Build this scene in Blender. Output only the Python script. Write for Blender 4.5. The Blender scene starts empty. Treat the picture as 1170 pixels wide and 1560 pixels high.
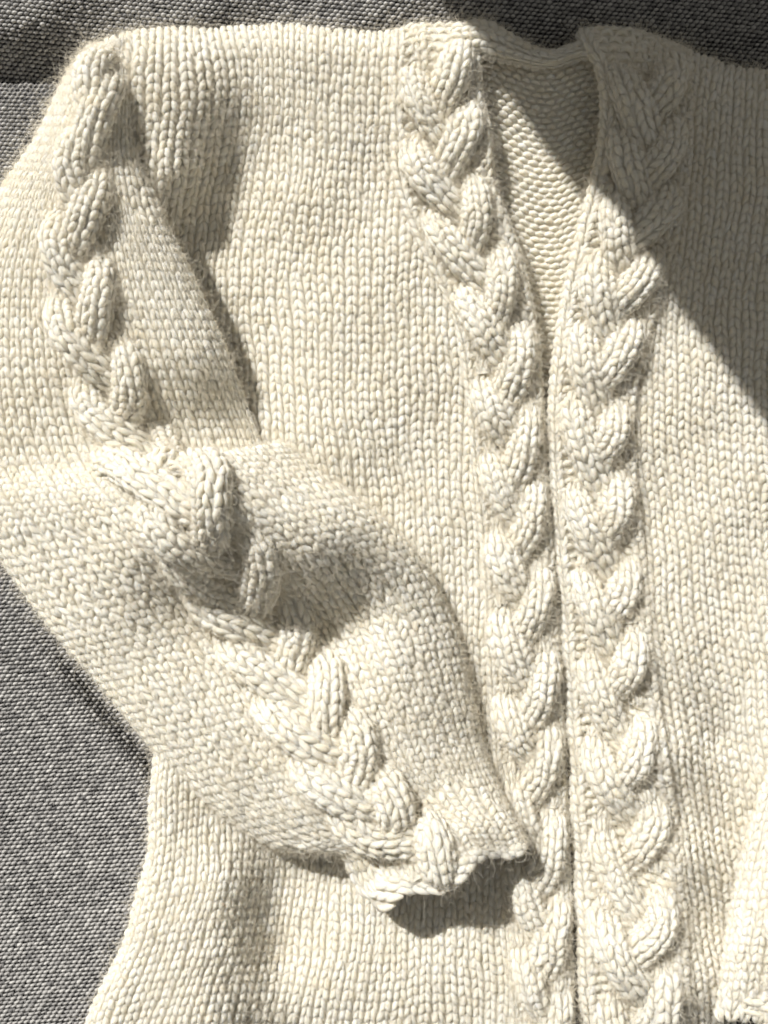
import bpy, math
import numpy as np

# ------------------------------------------------------------------ camera / light
S = 0.0004            # metres of cloth per reference unit (unit = photo pixel at z = 0)
H = 0.55              # camera height above the cushion
CX, CY = 585.0, 780.0
SUN_AZ = (0.61, -0.79)        # horizontal travel direction of the light (world x, y)
SUN_EL = math.radians(38)
scene = bpy.context.scene
COL = scene.collection
cam_d = bpy.data.cameras.new('camera'); cam = bpy.data.objects.new('camera', cam_d); COL.objects.link(cam)
cam.location = (0, 0, H)
cam_d.sensor_fit = 'HORIZONTAL'; cam_d.sensor_width = 36
cam_d.lens = 36 * H / (1170 * S)
cam_d.clip_start = 0.01; cam_d.clip_end = 50
scene.camera = cam

world = bpy.data.worlds.new('World'); scene.world = world; world.use_nodes = True
bg = world.node_tree.nodes['Background']
bg.inputs[0].default_value = (1.0, 0.98, 0.93, 1); bg.inputs[1].default_value = 0.14

sun_d = bpy.data.lights.new('sun', 'SUN'); sun = bpy.data.objects.new('sun', sun_d); COL.objects.link(sun)
sun_d.energy = 4.0; sun_d.angle = math.radians(0.55); sun_d.color = (1.0, 0.975, 0.935)
from mathutils import Vector
_d = Vector((SUN_AZ[0], SUN_AZ[1], -math.tan(SUN_EL))).normalized()
sun.rotation_euler = _d.to_track_quat('-Z', 'Y').to_euler()
sun.location = (-0.5, 0.7, 1.2)

vs = scene.view_settings
vs.view_transform = 'Standard'; vs.look = 'None'; vs.exposure = 0.74; vs.gamma = 1.0
scene.render.engine = 'CYCLES'
scene.cycles.max_bounces = 5; scene.cycles.diffuse_bounces = 4; scene.cycles.adaptive_threshold = 0.035
scene.cycles.use_denoising = True
scene.cycles.filter_width = 1.9

rng = np.random.default_rng(7)

# ------------------------------------------------------------------ helpers
def thing(name, label=None, cat=None, kind=None, parent=None):
    o = bpy.data.objects.new(name, None); COL.objects.link(o)
    if label: o['label'] = label
    if cat: o['category'] = cat
    if kind: o['kind'] = kind
    if parent: o.parent = parent
    return o

def W(px, py, z):
    """cloth units + height (mm) -> world metres"""
    zz = z * 0.001
    k = S * (H - zz) / H
    return np.stack([(px - CX) * k, -(py - CY) * k, zz + 0 * px], -1)

def herm(xs, ys, x):
    xs = np.asarray(xs, float); ys = np.asarray(ys, float); x = np.asarray(x, float)
    m = np.gradient(ys, xs)
    i = np.clip(np.searchsorted(xs, x) - 1, 0, len(xs) - 2)
    h = xs[i+1] - xs[i]; t = np.clip((x - xs[i]) / h, -1.0, 2.0)
    lo = x < xs[0]; hi = x > xs[-1]
    tc = np.clip(t, 0, 1)
    h00 = 2*tc**3 - 3*tc**2 + 1; h10 = tc**3 - 2*tc**2 + tc; h01 = -2*tc**3 + 3*tc**2; h11 = tc**3 - tc**2
    r = h00*ys[i] + h10*h*m[i] + h01*ys[i+1] + h11*h*m[i+1]
    r = np.where(lo, ys[0] + (x - xs[0]) * m[0], r)
    return np.where(hi, ys[-1] + (x - xs[-1]) * m[-1], r)

class TPS:
    def __init__(s, pts, lam=0.002):
        p = np.array(pts, float); s.c = p[:, :2] / 400.0; n = len(p)
        K = s.k(s.c[:, None] - s.c[None]) + lam * np.eye(n)
        Q = np.c_[np.ones(n), s.c]
        A = np.block([[K, Q], [Q.T, np.zeros((3, 3))]])
        s.w = np.linalg.solve(A, np.r_[p[:, 2], 0, 0, 0])
    def k(s, d):
        r2 = (d**2).sum(-1) + 1e-12
        return 0.5 * r2 * np.log(r2)
    def bake(s, x0=-220., x1=1480., y0=-80., y1=1760., d=5.):
        s.g0 = (x0, y0, d); gx, gy = np.meshgrid(np.arange(x0, x1, d), np.arange(y0, y1, d))
        s.g = s.full(gx, gy); return s
    def __call__(s, x, y):
        x0, y0, d = s.g0; ny, nx = s.g.shape
        fx = np.clip((x - x0)/d, 0, nx - 1.001); fy = np.clip((y - y0)/d, 0, ny - 1.001)
        i = fx.astype(int); j = fy.astype(int); fx = fx - i; fy = fy - j
        return (s.g[j, i]*(1-fx) + s.g[j, i+1]*fx)*(1-fy) + (s.g[j+1, i]*(1-fx) + s.g[j+1, i+1]*fx)*fy
    def full(s, x, y):
        x = np.asarray(x, float); y = np.asarray(y, float); sh = x.shape
        q = np.stack([x.ravel(), y.ravel()], -1) / 400.0
        out = np.empty(len(q)); n = len(s.c)
        for a in range(0, len(q), 40000):
            b = q[a:a+40000]
            out[a:a+40000] = s.k(b[:, None] - s.c[None]) @ s.w[:n] + s.w[n] + b @ s.w[n+1:]
        return out.reshape(sh)

def wob(x, y, a=1.0, k=0):
    """slow uneven waviness of hand-knit cloth"""
    return a * (np.sin(x/61.0 + 1.3*np.sin(y/97.0 + k) + k) * 0.5 + np.sin(y/73.0 + 1.1*np.sin(x/83.0 + 2*k)) * 0.5
                + 0.35*np.sin((x + y)/37.0 + k))

def roll(d, R):
    """cloth length d from a hidden rolled edge -> (visible offset, drop), all in units"""
    a = np.clip(d / R, -0.6, math.pi/2)
    off = np.where(d < R*math.pi/2, R*(1 - np.cos(a)), R + d - R*math.pi/2)
    return off, -R*(1 - np.sin(a))

def nrm(v):
    return v / (np.linalg.norm(v, axis=-1, keepdims=True) + 1e-12)

def mesh_obj(name, verts, quads, mat, parent=None, kind=None, rnd=None, smooth=True, extra=None):
    me = bpy.data.meshes.new(name)
    verts = np.asarray(verts, np.float32).reshape(-1, 3); quads = np.asarray(quads, np.int32).reshape(-1, 4)
    me.vertices.add(len(verts)); me.vertices.foreach_set('co', verts.ravel())
    me.loops.add(quads.size); me.loops.foreach_set('vertex_index', quads.ravel())
    me.polygons.add(len(quads))
    me.polygons.foreach_set('loop_start', np.arange(len(quads), dtype=np.int32) * 4)
    if smooth: me.polygons.foreach_set('use_smooth', np.ones(len(quads), bool))
    if rnd is not None:
        at = me.attributes.new('tint', 'FLOAT', 'POINT'); at.data.foreach_set('value', np.asarray(rnd, np.float32).ravel())
    if extra is not None:
        at = me.attributes.new('lay', 'FLOAT', 'POINT'); at.data.foreach_set('value', np.asarray(extra, np.float32).ravel())
    me.update(calc_edges=True)
    me.materials.append(mat)
    o = bpy.data.objects.new(name, me); COL.objects.link(o)
    if parent: o.parent = parent
    if kind: o['kind'] = kind
    return o

def frame(F, u, v, eu, ev):
    p = F(u, v); du = (F(u + eu, v) - F(u - eu, v)) / (2*eu); dv = (F(u, v + ev) - F(u, v - ev)) / (2*ev)
    n = nrm(np.cross(dv, du))
    return p, du, dv, n

class Bag:
    """collects vertex / quad chunks that become one mesh"""
    def __init__(s): s.v = []; s.q = []; s.t = []; s.l = []; s.n = 0
    def add(s, v, q, t, l=None):
        v = v.reshape(-1, 3); s.v.append(v); s.q.append(q.reshape(-1, 4) + s.n); s.t.append(t.ravel())
        s.l.append(np.zeros(len(v)) if l is None else l.ravel()); s.n += len(v)
    def obj(s, name, mat, parent=None, kind=None):
        return mesh_obj(name, np.concatenate(s.v), np.concatenate(s.q), mat, parent, kind, np.concatenate(s.t), True, np.concatenate(s.l))

ROOTS = []      # fuzz roots: (positions, normals, tangents)

def grains(bag, F, u0, v0, u1, v1, rad, lift=0.4, sink=0.45, K=6, M=6, eu=0.01, ev=0.5, bow=None, tint=0.0, fuzz=1.0, flat=0.85, sd=1.0):
    """one spindle of yarn per (u0,v0)->(u1,v1); rad in metres (array)"""
    N = len(u0)
    if N == 0: return
    t = np.linspace(0, 1, K)[None]
    uu = u0[:, None] + (u1 - u0)[:, None]*t; vv = v0[:, None] + (v1 - v0)[:, None]*t
    if bow is not None:
        b = np.sin(np.pi*t)
        uu = uu + bow[0][:, None]*b; vv = vv + bow[1][:, None]*b
    P, du, dv, n = frame(F, uu, vv, eu, ev)
    r = rad[:, None]
    P = P + n * (r*(lift*np.sin(np.pi*t) - sink*(1 - np.sin(np.pi*t))))[..., None]
    T = nrm(np.gradient(P, axis=1)); B = nrm(np.cross(T, n)); Nn = np.cross(B, T)
    prof = r * np.power(np.sin(np.pi*(0.10 + 0.80*t)), 0.55)
    a = np.arange(M) / M * 2*np.pi
    ring = P[:, :, None] + prof[..., None, None]*(np.cos(a)[None, None, :, None]*B[:, :, None] + flat*np.sin(a)[None, None, :, None]*Nn[:, :, None])
    idx = np.arange(N*K*M).reshape(N, K, M)
    q = np.stack([idx[:, :-1, :], np.roll(idx, -1, 2)[:, :-1, :], np.roll(idx, -1, 2)[:, 1:, :], idx[:, 1:, :]], -1)
    tt = np.broadcast_to((rng.normal(0, sd, N) + tint)[:, None, None], (N, K, M))
    bag.add(ring, q, tt, np.broadcast_to(t[:, :, None], (N, K, M)))
    if np.max(fuzz) > 0:
        sel = np.repeat(np.arange(N), 14); k = rng.integers(1, K-1, len(sel))
        keep = rng.random(len(sel)) < (np.broadcast_to(fuzz, (N,))[sel])
        sel, k = sel[keep], k[keep]
        ROOTS.append((P[sel, k] + Nn[sel, k]*prof[sel, k][:, None]*0.6, Nn[sel, k], T[sel, k]))

def cell(F, u, v, eu=0.01, ev=0.5):
    _, du, dv, n = frame(F, u, v, eu, ev)
    return np.linalg.norm(du, axis=-1), np.linalg.norm(dv, axis=-1), n

def sheet(F, us, vs_, mat, name, parent, kind=None, drop=0.0, thick=0.0022, eu=0.01, ev=0.5):
    """closed two-sided sheet under the stitches"""
    U, V = np.meshgrid(us, vs_)
    P, _, _, n = frame(F, U, V, eu, ev)
    a = P - n*drop; b = P - n*(drop + thick)
    nv, nu = U.shape; i = np.arange(nv*nu).reshape(nv, nu); o = nv*nu
    f = lambda A: np.stack([A[:-1, :-1], A[1:, :-1], A[1:, 1:], A[:-1, 1:]], -1).reshape(-1, 4)
    q = [f(i), f(i + o)[:, ::-1]]
    def wall(l): return np.stack([l[:-1], l[1:], l[1:] + o, l[:-1] + o], -1)
    q += [wall(i[0]), wall(i[-1])[:, ::-1], wall(i[:, 0])[:, ::-1], wall(i[:, -1])]
    v = np.concatenate([a.reshape(-1, 3), b.reshape(-1, 3)])
    return mesh_obj(name, v, np.concatenate(q), mat, parent, kind, np.zeros(len(v)), True, np.zeros(len(v)))

def knit(bag, F, U, V, ok=None, wpx=19., rpx=14.5, jit=0.045, fat=0.235, minw=0.0036, K=5, M=6, fuzz=1.0, swap=0.0, eu=0.01):
    """stocking stitch: U wales (cells, integer edges), V rows in units; two yarn legs a stitch"""
    I, J = np.meshgrid(np.arange(U[0], U[1]), np.arange(V[0], V[1], rpx))
    I = I.ravel().astype(float); J = J.ravel()
    w, dv, n = cell(F, I + .5, J + rpx*.5, eu)
    keep = np.ones(len(I), bool)
    if ok is not None: keep &= ok(I + .5, J + rpx*.5)
    narrow = w < minw
    keep &= ~(narrow & (I.astype(int) % 2 == 1))
    I, J, w, narrow = I[keep], J[keep], w[keep], narrow[keep]
    ww = np.where(narrow, 2.0, 1.0)
    for sgn in (-1, 1):
        N = len(I)
        jx = lambda s: rng.normal(0, s, N)
        c = I + .5*ww
        top = c + sgn*ww*(0.37 + jx(jit)); bot = c + sgn*ww*(0.11 + jx(jit))
        v0 = J - rpx*(0.42 + jx(jit)); v1 = J + rpx*(1.34 + jx(jit))
        r = fat*w*ww*(1 + jx(0.14)); r = np.clip(r, 0.0008, 0.0021)
        grains(bag, F, top, v0, bot, v1, r, lift=0.55 + 0, sink=0.75, K=K, M=M, fuzz=fuzz*np.clip(w*ww/0.0074, 0.15, 1.2), bow=(sgn*ww*0.05 + jx(0.03), jx(0.5)), eu=eu)

def purl(bag, F, U, V, ok=None, rpx=10.5, jit=0.06, fat=0.25, K=5, M=6, fuzz=1.0, half=True, eu=0.01):
    """reverse side: rows of small interlocking bumps"""
    I, J = np.meshgrid(np.arange(U[0], U[1]), np.arange(V[0], V[1], rpx))
    row = np.round((J - V[0]) / rpx).astype(int).ravel()
    I = I.ravel().astype(float); J = J.ravel()
    if half: I = I + 0.5*(row % 2)
    if ok is not None:
        k = ok(I, J); I, J, row = I[k], J[k], row[k]
    w, dv, n = cell(F, I, J, eu)
    N = len(I); jx = lambda s: rng.normal(0, s, N)
    r = np.clip(fat*w*(1 + jx(0.1)), 0.0008, 0.0022)
    up = J + rpx*0.18*np.where(row % 2, 1, -1)
    grains(bag, F, I - 0.52 + jx(jit), J + rpx*0.30 + jx(0.6), I + 0.52 + jx(jit), J + rpx*0.30 + jx(0.6), r, lift=0.6, sink=0.5,
           K=K, M=M, fuzz=fuzz, bow=(jx(0.02), -rpx*(0.34 + jx(0.06))), eu=eu)

# ------------------------------------------------------------------ materials
def node_mat(name):
    m = bpy.data.materials.new(name); m.use_nodes = True; nt = m.node_tree; nt.nodes.clear()
    out = nt.nodes.new('ShaderNodeOutputMaterial')
    return m, nt, out

def wool_mat(name, dark=(0.82, 0.755, 0.615), light=(0.90, 0.868, 0.775), sub=0.0):
    m, nt, out = node_mat(name); N = nt.nodes.new; L = nt.links.new
    at = N('ShaderNodeAttribute'); at.attribute_name = 'tint'
    tc = N('ShaderNodeTexCoord')
    nz = N('ShaderNodeTexNoise'); nz.inputs['Scale'].default_value = 28; nz.inputs['Detail'].default_value = 3
    L(tc.outputs['Object'], nz.inputs['Vector'])
    ma = N('ShaderNodeMath'); ma.operation = 'MULTIPLY_ADD'; ma.inputs[1].default_value = 0.13; ma.inputs[2].default_value = 0.18
    L(at.outputs['Fac'], ma.inputs[0])
    ad = N('ShaderNodeMath'); ad.operation = 'MULTIPLY_ADD'; ad.inputs[1].default_value = 0.75
    L(nz.outputs['Fac'], ad.inputs[0]); L(ma.outputs[0], ad.inputs[2])
    rp = N('ShaderNodeValToRGB'); rp.color_ramp.elements[0].color = (*dark, 1); rp.color_ramp.elements[1].color = (*light, 1)
    rp.color_ramp.elements[0].position = 0.15; rp.color_ramp.elements[1].position = 0.85
    L(ad.outputs[0], rp.inputs['Fac'])
    fib = N('ShaderNodeTexNoise'); fib.inputs['Scale'].default_value = 2600; fib.inputs['Detail'].default_value = 2
    L(tc.outputs['Object'], fib.inputs['Vector'])
    bp = N('ShaderNodeBump'); bp.inputs['Strength'].default_value = 0.6; bp.inputs['Distance'].default_value = 0.0005
    L(fib.outputs['Fac'], bp.inputs['Height'])
    df = N('ShaderNodeBsdfPrincipled'); df.inputs['Roughness'].default_value = 0.9
    df.inputs['Specular IOR Level'].default_value = 0.15
    df.inputs['Subsurface Weight'].default_value = 0.55; df.inputs['Subsurface Radius'].default_value = (1.0, 0.86, 0.68); df.inputs['Subsurface Scale'].default_value = 0.0034
    df.inputs['Sheen Weight'].default_value = 0.12; df.inputs['Sheen Roughness'].default_value = 0.5
    L(rp.outputs[0], df.inputs['Base Color']); L(bp.outputs[0], df.inputs['Normal'])
    tr = N('ShaderNodeBsdfTranslucent'); tr.inputs['Color'].default_value = (0.93, 0.885, 0.76, 1)
    mx = N('ShaderNodeMixShader'); mx.inputs[0].default_value = 0.24
    L(df.outputs[0], mx.inputs[1]); L(tr.outputs[0], mx.inputs[2])
    L(mx.outputs[0], out.inputs['Surface'])
    return m

def fuzz_mat():
    m, nt, out = node_mat('wool_fuzz'); N = nt.nodes.new; L = nt.links.new
    d = N('ShaderNodeBsdfDiffuse'); d.inputs[0].default_value = (0.88, 0.83, 0.72, 1)
    t = N('ShaderNodeBsdfTranslucent'); t.inputs[0].default_value = (0.88, 0.82, 0.70, 1)
    mx = N('ShaderNodeMixShader'); mx.inputs[0].default_value = 0.45
    L(d.outputs[0], mx.inputs[1]); L(t.outputs[0], mx.inputs[2])
    L(mx.outputs[0], out.inputs['Surface'])
    return m

def sofa_thread_mat():
    m, nt, out = node_mat('sofa_thread'); N = nt.nodes.new; L = nt.links.new
    at = N('ShaderNodeAttribute'); at.attribute_name = 'tint'
    mr = N('ShaderNodeMapRange'); mr.inputs[1].default_value = -2.5; mr.inputs[2].default_value = 2.5
    L(at.outputs['Fac'], mr.inputs[0])
    rp = N('ShaderNodeValToRGB'); e = rp.color_ramp.elements
    e[0].position = 0.0; e[0].color = (0.04, 0.04, 0.041, 1); e[1].position = 1.0; e[1].color = (0.66, 0.645, 0.615, 1)
    x = e.new(0.40); x.color = (0.16, 0.156, 0.153, 1); x = e.new(0.6); x.color = (0.36, 0.35, 0.335, 1)
    L(mr.outputs[0], rp.inputs['Fac'])
    tc = N('ShaderNodeTexCoord'); fib = N('ShaderNodeTexNoise'); fib.inputs['Scale'].default_value = 3000
    L(tc.outputs['Object'], fib.inputs['Vector'])
    bp = N('ShaderNodeBump'); bp.inputs['Strength'].default_value = 0.5; bp.inputs['Distance'].default_value = 0.0004
    L(fib.outputs['Fac'], bp.inputs['Height'])
    d = N('ShaderNodeBsdfPrincipled'); d.inputs['Roughness'].default_value = 0.75; d.inputs['Specular IOR Level'].default_value = 0.25
    L(rp.outputs[0], d.inputs['Base Color']); L(bp.outputs[0], d.inputs['Normal'])
    L(d.outputs[0], out.inputs['Surface'])
    return m

def sofa_base_mat():
    m, nt, out = node_mat('sofa_cloth'); N = nt.nodes.new; L = nt.links.new
    tc = N('ShaderNodeTexCoord')
    w1 = N('ShaderNodeTexChecker'); w1.inputs['Scale'].default_value = 390
    w1.inputs[1].default_value = (0.05, 0.05, 0.052, 1); w1.inputs[2].default_value = (0.02, 0.02, 0.021, 1)
    L(tc.outputs['Object'], w1.inputs['Vector'])
    d = N('ShaderNodeBsdfPrincipled'); d.inputs['Roughness'].default_value = 0.9; d.inputs['Specular IOR Level'].default_value = 0.1
    L(w1.outputs[0], d.inputs['Base Color']); L(d.outputs[0], out.inputs['Surface'])
    return m

def plain_mat(name, col, rough=0.6):
    m, nt, out = node_mat(name); N = nt.nodes.new; L = nt.links.new
    tc = N('ShaderNodeTexCoord'); nz = N('ShaderNodeTexNoise'); nz.inputs['Scale'].default_value = 9
    L(tc.outputs['Object'], nz.inputs['Vector'])
    rp = N('ShaderNodeValToRGB'); rp.color_ramp.elements[0].color = tuple(c*0.9 for c in col) + (1,); rp.color_ramp.elements[1].color = (*col, 1)
    L(nz.outputs['Fac'], rp.inputs[0])
    d = N('ShaderNodeBsdfPrincipled'); d.inputs['Roughness'].default_value = rough
    L(rp.outputs[0], d.inputs['Base Color']); L(d.outputs[0], out.inputs['Surface'])
    return m

WOOL = wool_mat('cream_wool'); WOOL_IN = wool_mat('cream_wool_backing', (0.80, 0.74, 0.61), (0.88, 0.84, 0.735))
FUZZ = fuzz_mat(); THREAD = sofa_thread_mat(); CLOTH = sofa_base_mat()
POST_MAT = plain_mat('shadow_post_paint', (0.7, 0.69, 0.66))  # for the added, unseen post that blocks the sun

# ------------------------------------------------------------------ sofa
sofa = thing('sofa', 'grey woven fabric sofa lying under the cream cardigan', 'sofa')

def seat_z(px, py):
    off, dz = roll(np.clip(py - 118, -30, None)*1.0, 26.0)
    z = dz*0.4 + 1.2*wob(px, py, 1.0, 2) - 2
    # cushion sags in a crease that runs off below the sleeve
    cx = 134 + (py - 1035)*0.845
    d = (px - cx)*0.78
    z = z - 16*np.exp(-(d/22.0)**2)*np.clip((py - 960)/90, 0, 1)*np.clip((1300 - py)/100, 0, 1)
    return z
def F_seat(u, v): return W(u, v, seat_z(u, v))
def back_z(px, py):
    t = np.clip((132 - py)/132.0, -0.6, 6)
    z = -15 + 23*(1 - (1 - np.clip(t, 0, 1))**2.8) + 14*np.clip(t - 0.4, 0, None) - 20*np.clip(-t, 0, 1) + 2.0*np.sin(px/95.0)*np.clip(t, 0, 1) + 1.2*np.sin(px/41.0 + py/30.0)
    return z
def F_back(u, v): return W(u, v, back_z(u, v))

def slab(name, F, us, vs_, parent, mat, depth):
    U, V = np.meshgrid(us, vs_); P = F(U, V); P = P - np.array([0, 0, 0.0016])
    B = P.copy(); B[..., 2] = -depth
    nv, nu = U.shape; i = np.arange(nv*nu).reshape(nv, nu); o = nv*nu
    f = lambda A: np.stack([A[:-1, :-1], A[1:, :-1], A[1:, 1:], A[:-1, 1:]], -1).reshape(-1, 4)
    wall = lambda l: np.stack([l[:-1], l[1:], l[1:] + o, l[:-1] + o], -1)
    q = np.concatenate([f(i), f(i+o)[:, ::-1], wall(i[0])[:, ::-1], wall(i[-1]), wall(i[:, 0]), wall(i[:, -1])[:, ::-1]])
    return mesh_obj(name, np.concatenate([P.reshape(-1, 3), B.reshape(-1, 3)]), q, mat, parent)

seat = slab('seat_cushion', F_seat, np.linspace(-700, 1900, 131), np.r_[np.linspace(96, 200, 27), np.linspace(210, 2300, 120)], sofa, CLOTH, 0.16)
backr = slab('backrest', F_back, np.linspace(-700, 1900, 131), np.r_[np.linspace(-700, -60, 20), np.linspace(-50, 124, 36)], sofa, CLOTH, 0.17)

def weave(F, x0, x1, y0, y1, parent, ang=0.0, px_=8.8, py_=6.2, ok=None, twill=2, fatk=1.0):
    bag = Bag()
    mg = int(abs(math.sin(ang))*max(x1-x0, y1-y0)/2/min(px_, py_)) + 2
    nx = int((x1-x0)/px_) + 2*mg; ny = int((y1-y0)/py_) + 2*mg
    I, J = np.meshgrid(np.arange(nx), np.arange(ny)); I = I.ravel(); J = J.ravel()
    X = x0 + (I - mg + 0.5*(J % 2))*px_; Y = y0 + (J - mg)*py_
    cx, cy = (x0+x1)/2, (y0+y1)/2
    X, Y = cx + (X-cx) - (Y-cy)*math.sin(ang), cy + (Y-cy) + (X-cx)*math.sin(ang)
    k = (X > x0) & (X < x1) & (Y > y0) & (Y < y1)
    if ok is not None: k &= ok(X, Y)
    X, Y, I, J = X[k], Y[k], I[k], J[k]; N = len(X)
    wt = rng.normal(0, 0.7, ny + 1)[J]; pt = rng.normal(0, 0.6, nx + 1)[I]
    jx = lambda s: rng.normal(0, s, N)
    hx = px_*0.42
    r = np.clip(0.00098*fatk*(1 + jx(0.16)), 0.0006, 0.0018)
    st = rng.bit_generator.state
    sl = math.sin(ang)*hx
    grains(bag, F, X - hx + jx(.5), Y - sl + 1.3 + jx(.5), X + hx + jx(.5), Y + sl - 1.3 + jx(.5), r, lift=0.5, sink=0.7, K=4, M=4, eu=0.5, fuzz=0, tint=0.5 + 0.1*wt + 0.1*pt, sd=0.35)
    # warp floats show between the weft dashes, darker yarn
    N2 = N
    grains(bag, F, X + px_*.5 + jx(.3), Y - py_*.55, X + px_*.5 + jx(.3), Y + py_*.55, r*0.75, lift=0.0, sink=0.9, K=4, M=4, eu=0.5, fuzz=0, tint=-0.9 + 0.2*pt, sd=0.4)
    return bag.obj('woven_threads', THREAD, parent, 'stuff')

weave(F_seat, -160, 340, 790, 1660, seat, ang=-0.06)
weave(F_seat, -160, 200, 100, 430, seat, ang=0.02, px_=8.0, py_=6.0)
weave(F_back, -160, 1320, -130, 132, backr, ang=0.10, px_=8.8, py_=6.4)

# ------------------------------------------------------------------ cardigan: height of the lying cloth
front = TPS([
 (150,60,24),(200,85,36),(240,120,36),(240,190,35),(265,60,27),(262,250,34),(330,60,21),(302,95,29),(288,165,30),(270,240,29),(392,110,16),(366,185,9),(338,265,4),(272,310,20),(315,345,2),(355,420,3),(420,90,19),(430,180,15),(450,300,14),
 (405,560,3),(330,560,1),(480,450,14),(520,70,21),(560,250,16),(560,420,16),(600,600,16),(500,650,14),(620,780,14),(660,900,13),(690,1000,13),(600,1000,10),(500,900,8),
 (300,800,4),(200,700,3),(150,300,4),(100,500,3),
 (640,70,24),(660,160,21),(670,270,20),(700,400,19),(760,520,18),(775,700,17),(790,900,17),(800,1100,16),(810,1300,15),(820,1560,14),(700,1150,11),
 (600,1480,12),(500,1480,12),(450,1540,10),(445,1380,3),(410,1300,3),(425,1450,1),(300,1250,22),(270,1200,22),(290,1350,30),(250,1460,32),(220,1560,31),(345,1450,30),(330,1580,29),(345,1350,27),(405,1370,4),(405,1590,2),
 (700,1500,13),(720,1350,12),
 (940,70,26),(960,150,27),(960,250,25),(930,400,21),(900,550,18),(895,700,17),(910,900,17),(940,1100,17),(965,1300,17),(985,1560,16),
 (1060,90,22),(1060,250,19),(1040,450,18),(1100,150,20),(1170,130,18),(1170,300,17),(1120,500,16),(1170,700,14),(1060,700,15),(1100,900,14),(1190,1000,14),
 (1030,1000,20),(1030,1150,25),(1042,1300,25),(1058,1500,25),(1085,1000,12),(1090,1120,3),(1100,1260,-2),(1110,1400,-2),(1115,1550,-2),(1120,1200,0),(1140,1100,11),(1160,1200,9),(1250,1300,6),(1280,700,10),(1280,200,12),
], 0.0015).bake()

# bands
BL_y = [40,60,130,200,280,370,480,600,700,850,1000,1200,1400,1560,1700]
BL_l = [600,600,597,597,602,636,688,710,720,733,741,755,770,780,788]
BL_r = [738,735,730,745,752,785,812,824,829,843,851,861,867,871,875]
BR_y = [40,60,90,130,200,300,400,500,600,740,870,1000,1120,1250,1400,1560,1700]
BR_l = [878,884,905,916,917,897,871,852,840,842,851,861,868,874,881,888,894]
BR_r = [1052,1052,1052,1054,1054,1046,1020,992,968,970,985,995,1012,1030,1045,1052,1056]


ytL = lambda x: herm([60,130,190,300,400,500,600,660,720,790],[110,80,56,42,37,47,50,38,44,60], x)
EL = lambda y: herm([0,300,600,1000,1150,1230,1350,1430,1520,1640],[150,140,150,205,236,230,217,192,150,105], y)
ER = lambda y: herm([0,600,1560,1640],[790,775,785,787], y)
NUL = 33
def F_left(u, v, raw=False):
    off, dz = roll(v, 42.0)
    e, dz2 = roll(u*19.0, 34.0); e1, _ = roll(NUL*19.0 + 0*u, 34.0)
    f = e/e1
    py = ytL(150 + 640*f) + off
    px = EL(py) + (ER(py) - EL(py))*f
    px = px + 3.2*wob(px*1.4, py*1.9, 1.0, 9) + 5*np.sin(py/120.0 + 0.6)*np.sin(np.pi*np.clip(f, 0, 1)) + 30*np.exp(-((py-170)/150)**2)*np.exp(-((f-.30)/.16)**2)
    mid = herm(BL_y, BL_l, py)*0.6 + herm(BL_y, BL_r, py)*0.4
    cut = px > mid
    if raw: return ~cut
    px = np.where(cut, mid + (px - mid)*0.02, px)
    z = front(px, py) + (dz + dz2*0.9)*0.4 + wob(px, py, 2.2, 0) - 2.0*cut
    return W(px, py, z)

EL2 = lambda y: herm([0,300,600,900,1200,1560,1700],[960,950,930,950,990,1035,1050], y)
ytR = lambda x: herm([860,905,960,1050,1110,1170,1300],[66,52,50,84,104,112,128], x)
NUR = 20
def F_right(u, v):
    off, dz = roll(v, 34.0)
    px0 = EL2(np.array(100.)) + u*19.2
    py = ytR(px0) + off
    px = EL2(py) + u*19.2 + 3.2*wob(u*27.0, py*1.9, 1.0, 11) - 10*np.exp(-((py-420)/200)**2)*np.sin(np.clip(u/14.0, 0, 1)*np.pi)
    z = front(px, py) + dz*0.4 + wob(px, py, 2.2, 1)
    return W(px, py, z)

backf = TPS([(640,60,14),(700,70,17),(760,72,19),(820,88,19),(870,82,19),(930,80,16),(640,200,8),(720,180,8),(780,170,10),(840,170,9),(900,170,7),
             (700,320,6),(780,300,7),(850,320,6),(950,320,4),(780,450,6),(850,480,5),(820,650,4),(700,650,3),(950,650,3)]).bake()
ytB = lambda x: herm([600,700,740,780,820,850,870,930,1000],[50,52,52,66,80,80,72,60,62], x)
def F_backp(u, v):
    off, dz = roll(v, 14.0)
    px = 655 + u*15.0 ; py = ytB(px) + off
    px = px + 14*(py - 300)/300.0*np.sin(np.pi*np.clip(u/23., 0, 1))*0.5
    return W(px, py, backf(px, py) + dz*0.4 + wob(px, py, 0.8, 3))

def band_surface(Y, Lx, Rx, yt, R, lift, curl_l, curl_r, seed):
    def F(u, v):   # u in -1..1, v cloth length from the shoulder roll
        off, dz = roll(v, R)
        px0 = herm(Y, Lx, 80.) + (herm(Y, Rx, 80.) - herm(Y, Lx, 80.))*(u+1)/2
        py = yt(px0) - 3 + off
        l = herm(Y, Lx, py); r = herm(Y, Rx, py)
        ue = np.clip(u, -1.25, 1.25)
        px = (l + r)/2 + (r - l)/2*np.where(np.abs(ue) > 1, np.sign(ue)*(1 - 0.25*(np.abs(ue) - 1)), ue)
        edge = np.clip((np.abs(ue) - 0.80)/0.45, 0, 1)
        z = front(np.clip(px, (l), (r)), py) + lift + dz*0.4 - np.where(ue < 0, curl_l, curl_r)*edge**2 + wob(px, py, 0.5, seed) \
            - 3.2*np.exp(-(ue/0.70)**4)
        return W(px, py, z)
    return F
F_bandL = band_surface(BL_y, BL_l, BL_r, ytL, 42.0, 3.0, 4.0, 15.0, 5)
F_bandR = band_surface(BR_y, BR_l, BR_r, ytR, 34.0, 3.5, 15.0, 4.5, 6)

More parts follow.
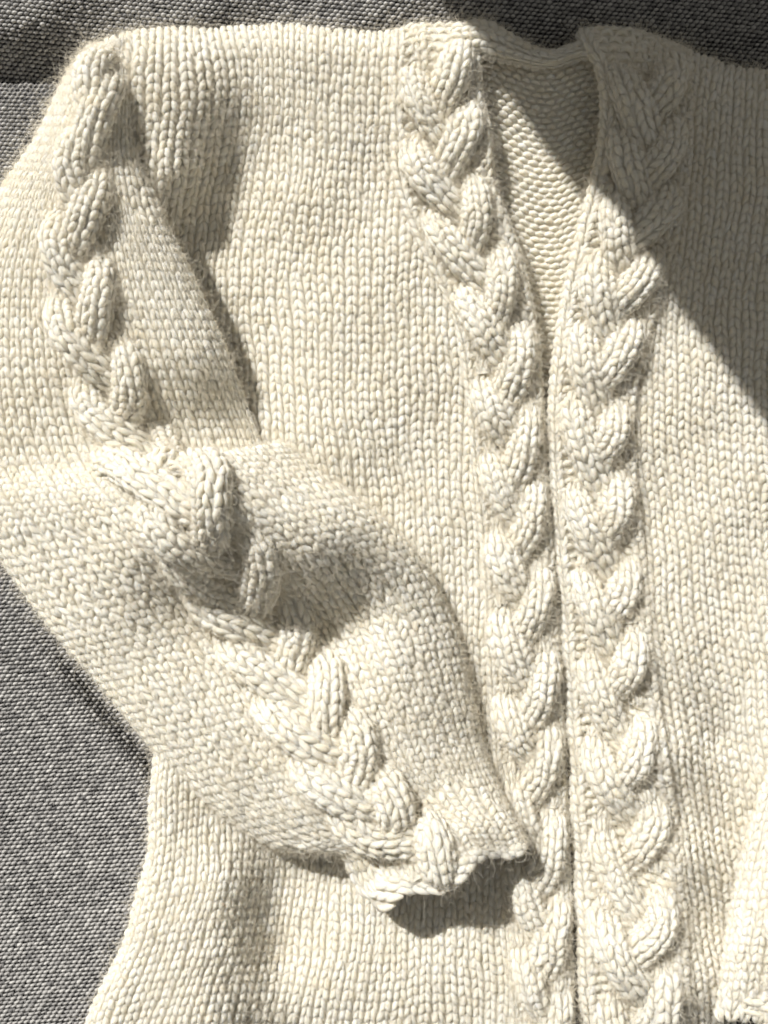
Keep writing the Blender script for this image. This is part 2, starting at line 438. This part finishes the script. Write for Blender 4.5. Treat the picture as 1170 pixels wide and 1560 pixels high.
# sleeve stations: left (outer) edge, right (inner) edge, base heights, crown height
SL = np.array([
 # v,   Lx,  Ly,   Rx,  Ry,  zbL, zbR, h
 (0,    135,  78,  200,  66,  12, 16, 16),
 (60,   104, 118,  205, 118,   8, 18, 22),
 (140,   62, 205,  207, 205,   4, 14, 28),
 (240,   -2, 300,  240, 315,   1, 21, 25),
 (350,  -58, 420,  292, 425,   0, 22, 23),
 (460,  -80, 540,  345, 540,   0, 19, 21),
 (560,  -76, 650,  388, 640,   0, 12, 20),
 (620,  -62, 715,  414, 690,   0, 11, 22),
 (665,  -45, 760,  455, 712,   0, 12, 34),
 (740,    2, 845,  545, 768,   0, 13, 38),
 (840,   75, 948,  628, 842,   0, 12, 36),
 (950,  156, 1042, 688, 950,   0, 11, 33),
 (1060, 243, 1145, 716, 1060,  2, 10, 31),
 (1160, 330, 1232, 738, 1150,  6, 10, 29),
 (1240, 428, 1290, 764, 1215, 12, 17, 27),
 (1298, 522, 1303, 785, 1258, 18, 25, 25),
 (1335, 546, 1350, 796, 1278, 20, 28, 22),
 (1375, 588, 1402, 800, 1294, 22, 31, 20)], float)
def sl(i, v): return herm(SL[:, 0], SL[:, i], v)
relief = TPS([
 (-60,300,0),(-60,600,0),(60,300,0),(100,150,3),(110,400,-3),(135,450,-4),(60,600,0),(165,590,-4),(250,420,0),(300,560,0),(330,655,-12),(385,665,-16),(240,655,-8),(120,690,0),
 (210,715,6),(300,725,9),(380,722,13),(440,722,12),(300,780,18),(240,800,12),(350,785,22),(430,800,26),(520,825,25),(590,858,15),(480,855,18),(150,800,2),(40,830,0),
 (345,865,-8),(290,895,-12),(235,900,-5),(360,915,-19),(345,1000,-13),(350,950,-19),(440,930,-23),(480,970,-24),(410,965,-24),(530,945,-20),(565,955,-10),(420,1010,-19),(300,965,-15),(385,1055,-7),(460,1045,-14),
 (170,960,2),(250,1050,4),(330,1100,3),(600,980,4),(640,940,5),(660,1040,5),(600,1060,4),(540,1075,-3),(490,1110,-3),(560,1160,-1),(420,1150,2),(400,1220,2),(480,1220,4),(640,1150,3),(690,1120,1),
 (580,1230,2),(640,1265,-8),(550,1285,-9),(570,1330,-16),(605,1330,2),(700,1240,2),(740,1270,3),(660,1330,3),(590,1390,0),(780,1290,0)], 0.0012).bake()
NUS = 30.0
_th = np.linspace(-1.85, 1.85, 801); _r = 0.40
_arc = np.r_[0, np.cumsum(np.hypot(np.diff(np.sin(_th)), np.diff(_r*np.cos(_th))))]
def F_sleeve(u, v):     # u wales 0..NUS, v cloth length
    a = np.clip(u/NUS, -0.03, 1.03)*_arc[-1]
    th = np.interp(a, _arc, _th)
    x = np.sin(th); c = np.cos(th); prof = np.sign(c)*np.abs(c)**0.72
    Lx, Ly, Rx, Ry = sl(1, v), sl(2, v), sl(3, v), sl(4, v)
    f = (1 + x)/2
    px = Lx + (Rx - Lx)*f; py = Ly + (Ry - Ly)*f
    # cross lines bow down the arm
    py = py + 0*f
    z = sl(5, v)*(1-f) + sl(6, v)*f + sl(7, v)*(0.12 + prof) + relief(px, py)*np.clip(prof, 0, 1)
    # elbow crease: the forearm folds up over the upper arm
    fade = np.clip((f - 0.57)/0.12, 0, 1); fade = fade*fade*(3 - 2*fade)
    dv_ = v - (640 + 8*np.sin(f*11.0)); st = np.clip(dv_/18 + 0.5, 0, 1); st = st*st*(3 - 2*st)
    body = fade*(0.6 + 0.4*np.clip(prof, 0, 1))
    z = z + body*((1 - st)*(-13*np.exp(np.minimum(dv_, 0)/70)) + st*21*np.exp(-np.maximum(dv_, 0)/60))
    py = py + fade*((1 - st)*24*np.exp(np.minimum(dv_, 0)/70) - st*26*np.exp(-np.maximum(dv_, 0)/55))
    # fluted cuff
    cu = np.clip((v - 1235)/120, 0, 1)
    z = z + cu*5.5*np.sin(th*5.6 + 0.6)*np.clip(prof, 0, 1)
    py = py + cu*10*np.sin(th*5.2 + 2.0)*np.clip(prof, 0, 1); px = px + cu*6*np.sin(th*5.2 + 2.0)*np.clip(prof, 0, 1)
    z = z + wob(px, py, 1.0, 4)
    return W(px, py, np.maximum(z, -4))

# second sleeve, only its cuff corner is in view
SL2 = np.array([(0,1235,1040,1420,1000,4,4,14),(110,1178,1160,1400,1150,5,4,24),(220,1143,1270,1385,1270,5,4,27),(330,1118,1380,1375,1385,5,4,27),(440,1100,1480,1370,1490,6,4,25),(510,1092,1548,1366,1560,8,6,20)], float)
def F_sleeve2(u, v):
    a = np.clip(u/16.0, -0.03, 1.03)*_arc[-1]; th = np.interp(a, _arc, _th)
    x = np.sin(th); c = np.cos(th); prof = np.sign(c)*np.abs(c)**0.72
    g = lambda i: herm(SL2[:, 0], SL2[:, i], v); f = (1+x)/2
    px = g(1)*(1-f) + g(3)*f; py = g(2)*(1-f) + g(4)*f
    z = g(5) + g(7)*(0.12 + prof) + wob(px, py, 1.0, 8) + 2.0*np.sin(th*5 + v/70)
    return W(px, py, np.maximum(z, -3))

# ------------------------------------------------------------------ cardigan parts
card = thing('cardigan', 'cream wool cable knit cardigan spread open on the grey sofa', 'cardigan')

panL = sheet(F_left, np.linspace(0, NUL, 68), np.linspace(-15, 1640, 240), WOOL_IN, 'front_panel', card)
panL['label'] = 'plain knit front panel under the folded sleeve'
b = Bag(); knit(b, F_left, (0, NUL), (-10, 1625), fuzz=0.9, ok=lambda u, v: F_left(u, v, True)); b.obj('knit_stitches', WOOL, panL, 'stuff')

panR = sheet(F_right, np.linspace(0, NUR, 42), np.linspace(-15, 1580, 230), WOOL_IN, 'front_panel', card)
panR['label'] = 'plain knit front panel half in shadow'
b = Bag(); knit(b, F_right, (0, NUR), (-10, 1570), fuzz=0.8); b.obj('knit_stitches', WOOL, panR, 'stuff')

panB = sheet(F_backp, np.linspace(0, 23, 48), np.linspace(-8, 620, 120), WOOL_IN, 'back_panel', card)
panB['label'] = 'inside of the back panel showing purl bumps in the neck opening'
b = Bag(); purl(b, F_backp, (0, 23), (-4, 610), fuzz=0.3, rpx=9.6); b.obj('purl_stitches', WOOL, panB, 'stuff')

def F_neck(u, v):      # rolled neck edge of the back, v = units across from its left end
    x = 688 + v; y = ytB(x) + 9; r = herm([0, 50, 110, 170, 230], [21, 25, 16, 11, 17], v)
    a = (u/5.0 - 0.5)*math.radians(250)
    z = backf(x, y) + 2.5 + r*0.4*np.cos(a) + 0.8*np.sin(v/11.0)
    return W(x, y - r*np.sin(a), z)
nk = sheet(F_neck, np.linspace(0, 5, 15), np.linspace(0, 228, 60), WOOL_IN, 'neck_edge', card, drop=0.0003)
b = Bag(); knit(b, F_neck, (0, 5), (4, 222), rpx=13, fuzz=0.8); b.obj('knit_stitches', WOOL, nk, 'stuff')

def lobe(name, G, a_c, A, v0, half, side, w0, hz, B, parent, nw=4, tau0=-0.16, tau1=0.98, tilt=0.0, end=0.55, base=1.0, rowpx=13.5):
    """one cable strand crossing: starts at the outer side, passes over the middle, dives under the other side.
       G(a, v): surface with a in units across the cable"""
    def path(tau):
        a = a_c(v0 + tau*half) + side*A*np.cos(np.pi*np.clip(tau, -0.25, 1))
        v = v0 + tau*half
        return a, v
    def F(al, tau):       # al in 0..nw, tau scaled by 100
        t = tau/100.0
        a, v = path(t)
        P, du, dv, n = frame(G, a, v, 1.0, 1.0)
        a2, v2 = path(t + 0.01); P2 = G(a2, v2); a1, v1 = path(t - 0.01); P1 = G(a1, v1)
        T = nrm(P2 - P1); Bn = nrm(np.cross(T, n))
        s = np.clip((t - tau0)/0.24, 0, 1); cap = np.sqrt(np.clip(1 - (1 - s)**2, 0.0, 1))
        e = np.clip((tau1 - t)/(tau1 - 0.38), 0, 1); tail = end + (1-end)*np.sin(e*np.pi/2)
        w = w0*S*(0.25 + 0.75*cap)*tail*(1 + 0.05*np.sin(9*t + v0)); h = hz*0.001*(0.25 + 0.75*cap)*tail
        lift = 0.001*(base + B*np.where(t < 0, np.sin(np.pi*2*np.clip(t, -0.25, 0))*1.2, np.sin(2*np.pi*np.clip(t, 0, 1))*np.where(t > 0.5, 1.25, 1.0)))
        ang = (al/nw - 0.5)*math.radians(230)
        return P + n*lift[..., None] + Bn*(w*np.sin(ang))[..., None]*(-1) + n*(h*np.cos(ang))[..., None]
    bag = Bag()
    # strand core
    U, V = np.meshgrid(np.linspace(0, nw*360/230.0, 15)[:-1], np.linspace(tau0*100, tau1*100, 22))
    P = F(U, V); c = P.mean(1, keepdims=True); P = c + (P - c)*1.03
    i = np.arange(P.shape[0]*P.shape[1]).reshape(P.shape[:2]); j = np.roll(i, -1, 1)
    bag.add(P, np.stack([i[:-1], j[:-1], j[1:], i[1:]], -1), np.zeros(i.shape))
    rt = rowpx/half*100
    knit(bag, F, (0, nw), (tau0*100 + 1, tau1*100 - 4), rpx=rt, jit=0.075, fat=0.245, minw=0.0, fuzz=1.1)
    o = bag.obj('cable_lobe', WOOL, parent)
    return o

def cable(parent, G, centre, tops_r, tops_l, A, w0, hz, B, half, k0, nw=4, base=1.0):
    for side, tops in ((1, tops_r), (-1, tops_l)):
        for v in tops:
            lobe('cable_lobe', G, centre, A*(1 + rng.normal(0, .05)), v + 0.11*half + rng.normal(0, 3), half*(1 + rng.normal(0, .04)), side, w0*(1 + rng.normal(0, .07)), hz*(1 + rng.normal(0, .08)), B*(1 + rng.normal(0, .08)), parent, nw=nw, base=base)

def band(F, name, label, hw, tops_r, tops_l, A, w0, yoff, half):
    s = sheet(F, np.linspace(-1.22, 1.22, 24), np.linspace(-12, 1600, 230), WOOL_IN, 'cable_band', card, eu=0.02)
    s['label'] = label
    FW = lambda u, v: F((u - 4)/4.0*1.0, v)        # eight wales across
    b = Bag()
    knit(b, FW, (-1, 1), (-8, 1590), fuzz=0.9); knit(b, FW, (7, 9), (-8, 1590), fuzz=0.9)
    purl(b, FW, (1, 8), (-8, 1590), rpx=14, fuzz=1.2)
    b.obj('knit_stitches', WOOL, s, 'stuff')
    G = lambda a, v: F(a/hw, v)
    cable(s, G, lambda v: 0*v + yoff, [t - 25 for t in tops_r], [t - 25 for t in tops_l], A, w0, 6.4, 4.6, half, 0)
    return s

# cloth length v relates to photo rows: v = (py - ytop - R) + R*pi/2
bandL = band(F_bandL, 'L', 'cable band along the opening beside the folded sleeve', 60.0,
     [75,170,278,392,512,630,748,872,998,1118,1250,1382,1508], [115,222,330,448,582,700,815,940,1062,1185,1315,1445,1570], 33, 21.5, 2, 172)
bandR = band(F_bandR, 'R', 'cable band of the half shaded front, with folded neck edge', 66.0,
     [60,160,258,358,466,590,702,826,942,1072,1195,1330,1452,1575], [100,198,292,392,492,610,742,868,992,1122,1254,1385,1520], 34, 22.5, 1, 176)

slv = sheet(F_sleeve, np.linspace(0, NUS, 64), np.linspace(-12, 1364, 240), WOOL_IN, 'sleeve', card, drop=0.0)
slv['label'] = 'sleeve bent at the elbow and folded across the front'
b = Bag(); knit(b, F_sleeve, (0, int(NUS)), (-10, 610), rpx=14.0, jit=0.05, fuzz=1.1, fat=0.25)
knit(b, F_sleeve, (0, int(NUS)), (612, 706), rpx=9.6, jit=0.07, fuzz=0.9, fat=0.25, minw=0.0030)
knit(b, F_sleeve, (0, int(NUS)), (708, 1170), rpx=12.6, jit=0.10, fuzz=1.3, fat=0.25, minw=0.0030)
knit(b, F_sleeve, (0, int(NUS)), (1172, 1346), rpx=13.4, jit=0.06, fuzz=1.0, fat=0.25, minw=0.0058)
b.obj('knit_stitches', WOOL, slv, 'stuff')
# cable down the sleeve: centre in wales -> units
hwS = 18.0*26/NUS
G_s = lambda a, v: F_sleeve(a/hwS, v)
cS = lambda v: 18.0*herm([0,140,350,560,660,760,900,1000,1100,1250,1375],[13.2,13.6,13.3,14.6,15.0,14.2,13.2,13.0,13.2,12.6,12.0], v)
RT = [70,205,335,455,565,660,775,880,975,1065,1160,1250]; LT = [20,140,270,390,510,610,705,765,830,925,1020,1110,1200]
for side, tops in ((1, RT), (-1, LT)):
    for v in tops:
        big = 1.0 + 0.12*(v > 600)
        lobe('cable_lobe', G_s, cS, 36*big, v + 8, 178, side, 22*big, 6.4*big, 4.6, slv, nw=4, base=1.0, tau1=min(0.98, (1350 - v)/178), rowpx=9.0 if 540 < v < 830 else 13.0)

# cuff: bind-off cord along the sleeve end, with short ribs
def cuff(F, nu, vend, parent):
    bag = Bag()
    I = np.arange(3, int(nu) - 3, 2).astype(float); n = len(I)
    for row in range(3):
        o = 0.5*(row % 2)
        r = np.full(n, 0.0019)
        grains(bag, F, I + 2*o - .2, np.full(n, vend - 5.0 - 8*row), I + 2*o + 2.3, np.full(n, vend + 5.0 - 8*row), r*rng.uniform(1.1, 1.4, n), lift=0.5, sink=0.3, fuzz=0.25)
    return bag.obj('cuff', WOOL, parent)
cuff(F_sleeve, NUS, 1362, slv)

slv2 = sheet(F_sleeve2, np.linspace(0, 16, 44), np.linspace(-8, 508, 90), WOOL_IN, 'sleeve', card)
slv2['label'] = 'cuff corner of the other sleeve at the lower right edge'
b = Bag(); knit(b, F_sleeve2, (0, 16), (-5, 500), rpx=14.8, jit=0.08, fuzz=1.0); b.obj('knit_stitches', WOOL, slv2, 'stuff')
G_s2 = lambda a, v: F_sleeve2(a/18.0, v)
for v in (180, 290, 400):
    lobe('cable_lobe', G_s2, lambda v: 18.0*7.0 + 0*v, 34, v, 170, 1, 19, 6, 4.6, slv2)
    lobe('cable_lobe', G_s2, lambda v: 18.0*7.0 + 0*v, 34, v - 55, 170, -1, 19, 6, 4.6, slv2)
cuff(F_sleeve2, 16, 500, slv2)

# ------------------------------------------------------------------ fuzz: loose mohair fibres over the whole cardigan
def fuzz(parent):
    P = np.concatenate([r[0] for r in ROOTS]); Nn = np.concatenate([r[1] for r in ROOTS]); T = np.concatenate([r[2] for r in ROOTS])
    n = len(P); K = 7
    L = rng.gamma(2.0, 0.0031, n); L = np.where(rng.random(n) < 0.02, L*3.2, L); L = np.clip(L, 0.0008, 0.022)
    d = nrm(T*rng.normal(0, .8, (n, 1)) + nrm(rng.normal(0, 1, (n, 3)))*0.9 + Nn*(0.45 + 1.0*rng.random((n, 1))))
    curl = nrm(rng.normal(0, 1, (n, 3))); pts = np.empty((n, K, 3)); p = P - Nn*0.0004; pts[:, 0] = p
    ax = nrm(rng.normal(0, 1, (n, 3))); k = rng.normal(0, 0.75, (n, 1))
    for i in range(1, K):
        d = nrm(d + np.cross(ax, d)*k + rng.normal(0, .22, (n, 3)) - Nn*0.10)
        p = p + d*(L/(K-1))[:, None]; pts[:, i] = p
    hc = bpy.data.hair_curves.new('fuzz'); hc.add_curves([K]*n)
    hc.attributes['position'].data.foreach_set('vector', pts.astype(np.float32).ravel())
    rad = np.broadcast_to(np.linspace(1, .45, K)[None]*0.000066, (n, K)).astype(np.float32).ravel()
    at = hc.attributes.get('radius') or hc.attributes.new('radius', 'FLOAT', 'POINT')
    at.data.foreach_set('value', rad)
    hc.materials.append(FUZZ)
    o = bpy.data.objects.new('fuzz', hc); COL.objects.link(o); o.parent = parent; o['kind'] = 'stuff'
    print('FUZZ', n)
fuzz(card)

# ------------------------------------------------------------------ unseen post, added out of view to cast the broad diagonal shadow
dist = 1420
cxp, cyp = 1015 - 0.61*dist, 265 - 0.79*dist
def post_mesh(w0, w1, d, z0, z1):
    v = [(x, y, z) for z in (z0, z1) for x, y in ((w0,-d),(w1,-d),(w1,d),(w0,d))]
    return v, [(0,3,2,1),(4,5,6,7),(0,1,5,4),(1,2,6,5),(2,3,7,6),(3,0,4,7)]
for w0, w1 in ((-0.052, 0.30),):
    post = mesh_obj('shadow_post', *post_mesh(w0, w1, 0.03, -0.3, 1.6), POST_MAT, None, 'structure', None, False)
    post.location = ((cxp - CX)*S, -(cyp - CY)*S, 0)
    post.rotation_euler[2] = math.atan2(SUN_AZ[1], SUN_AZ[0]) + math.pi/2
print('TRIS', sum(len(o.data.polygons)*2 for o in COL.objects if o.type == 'MESH'))
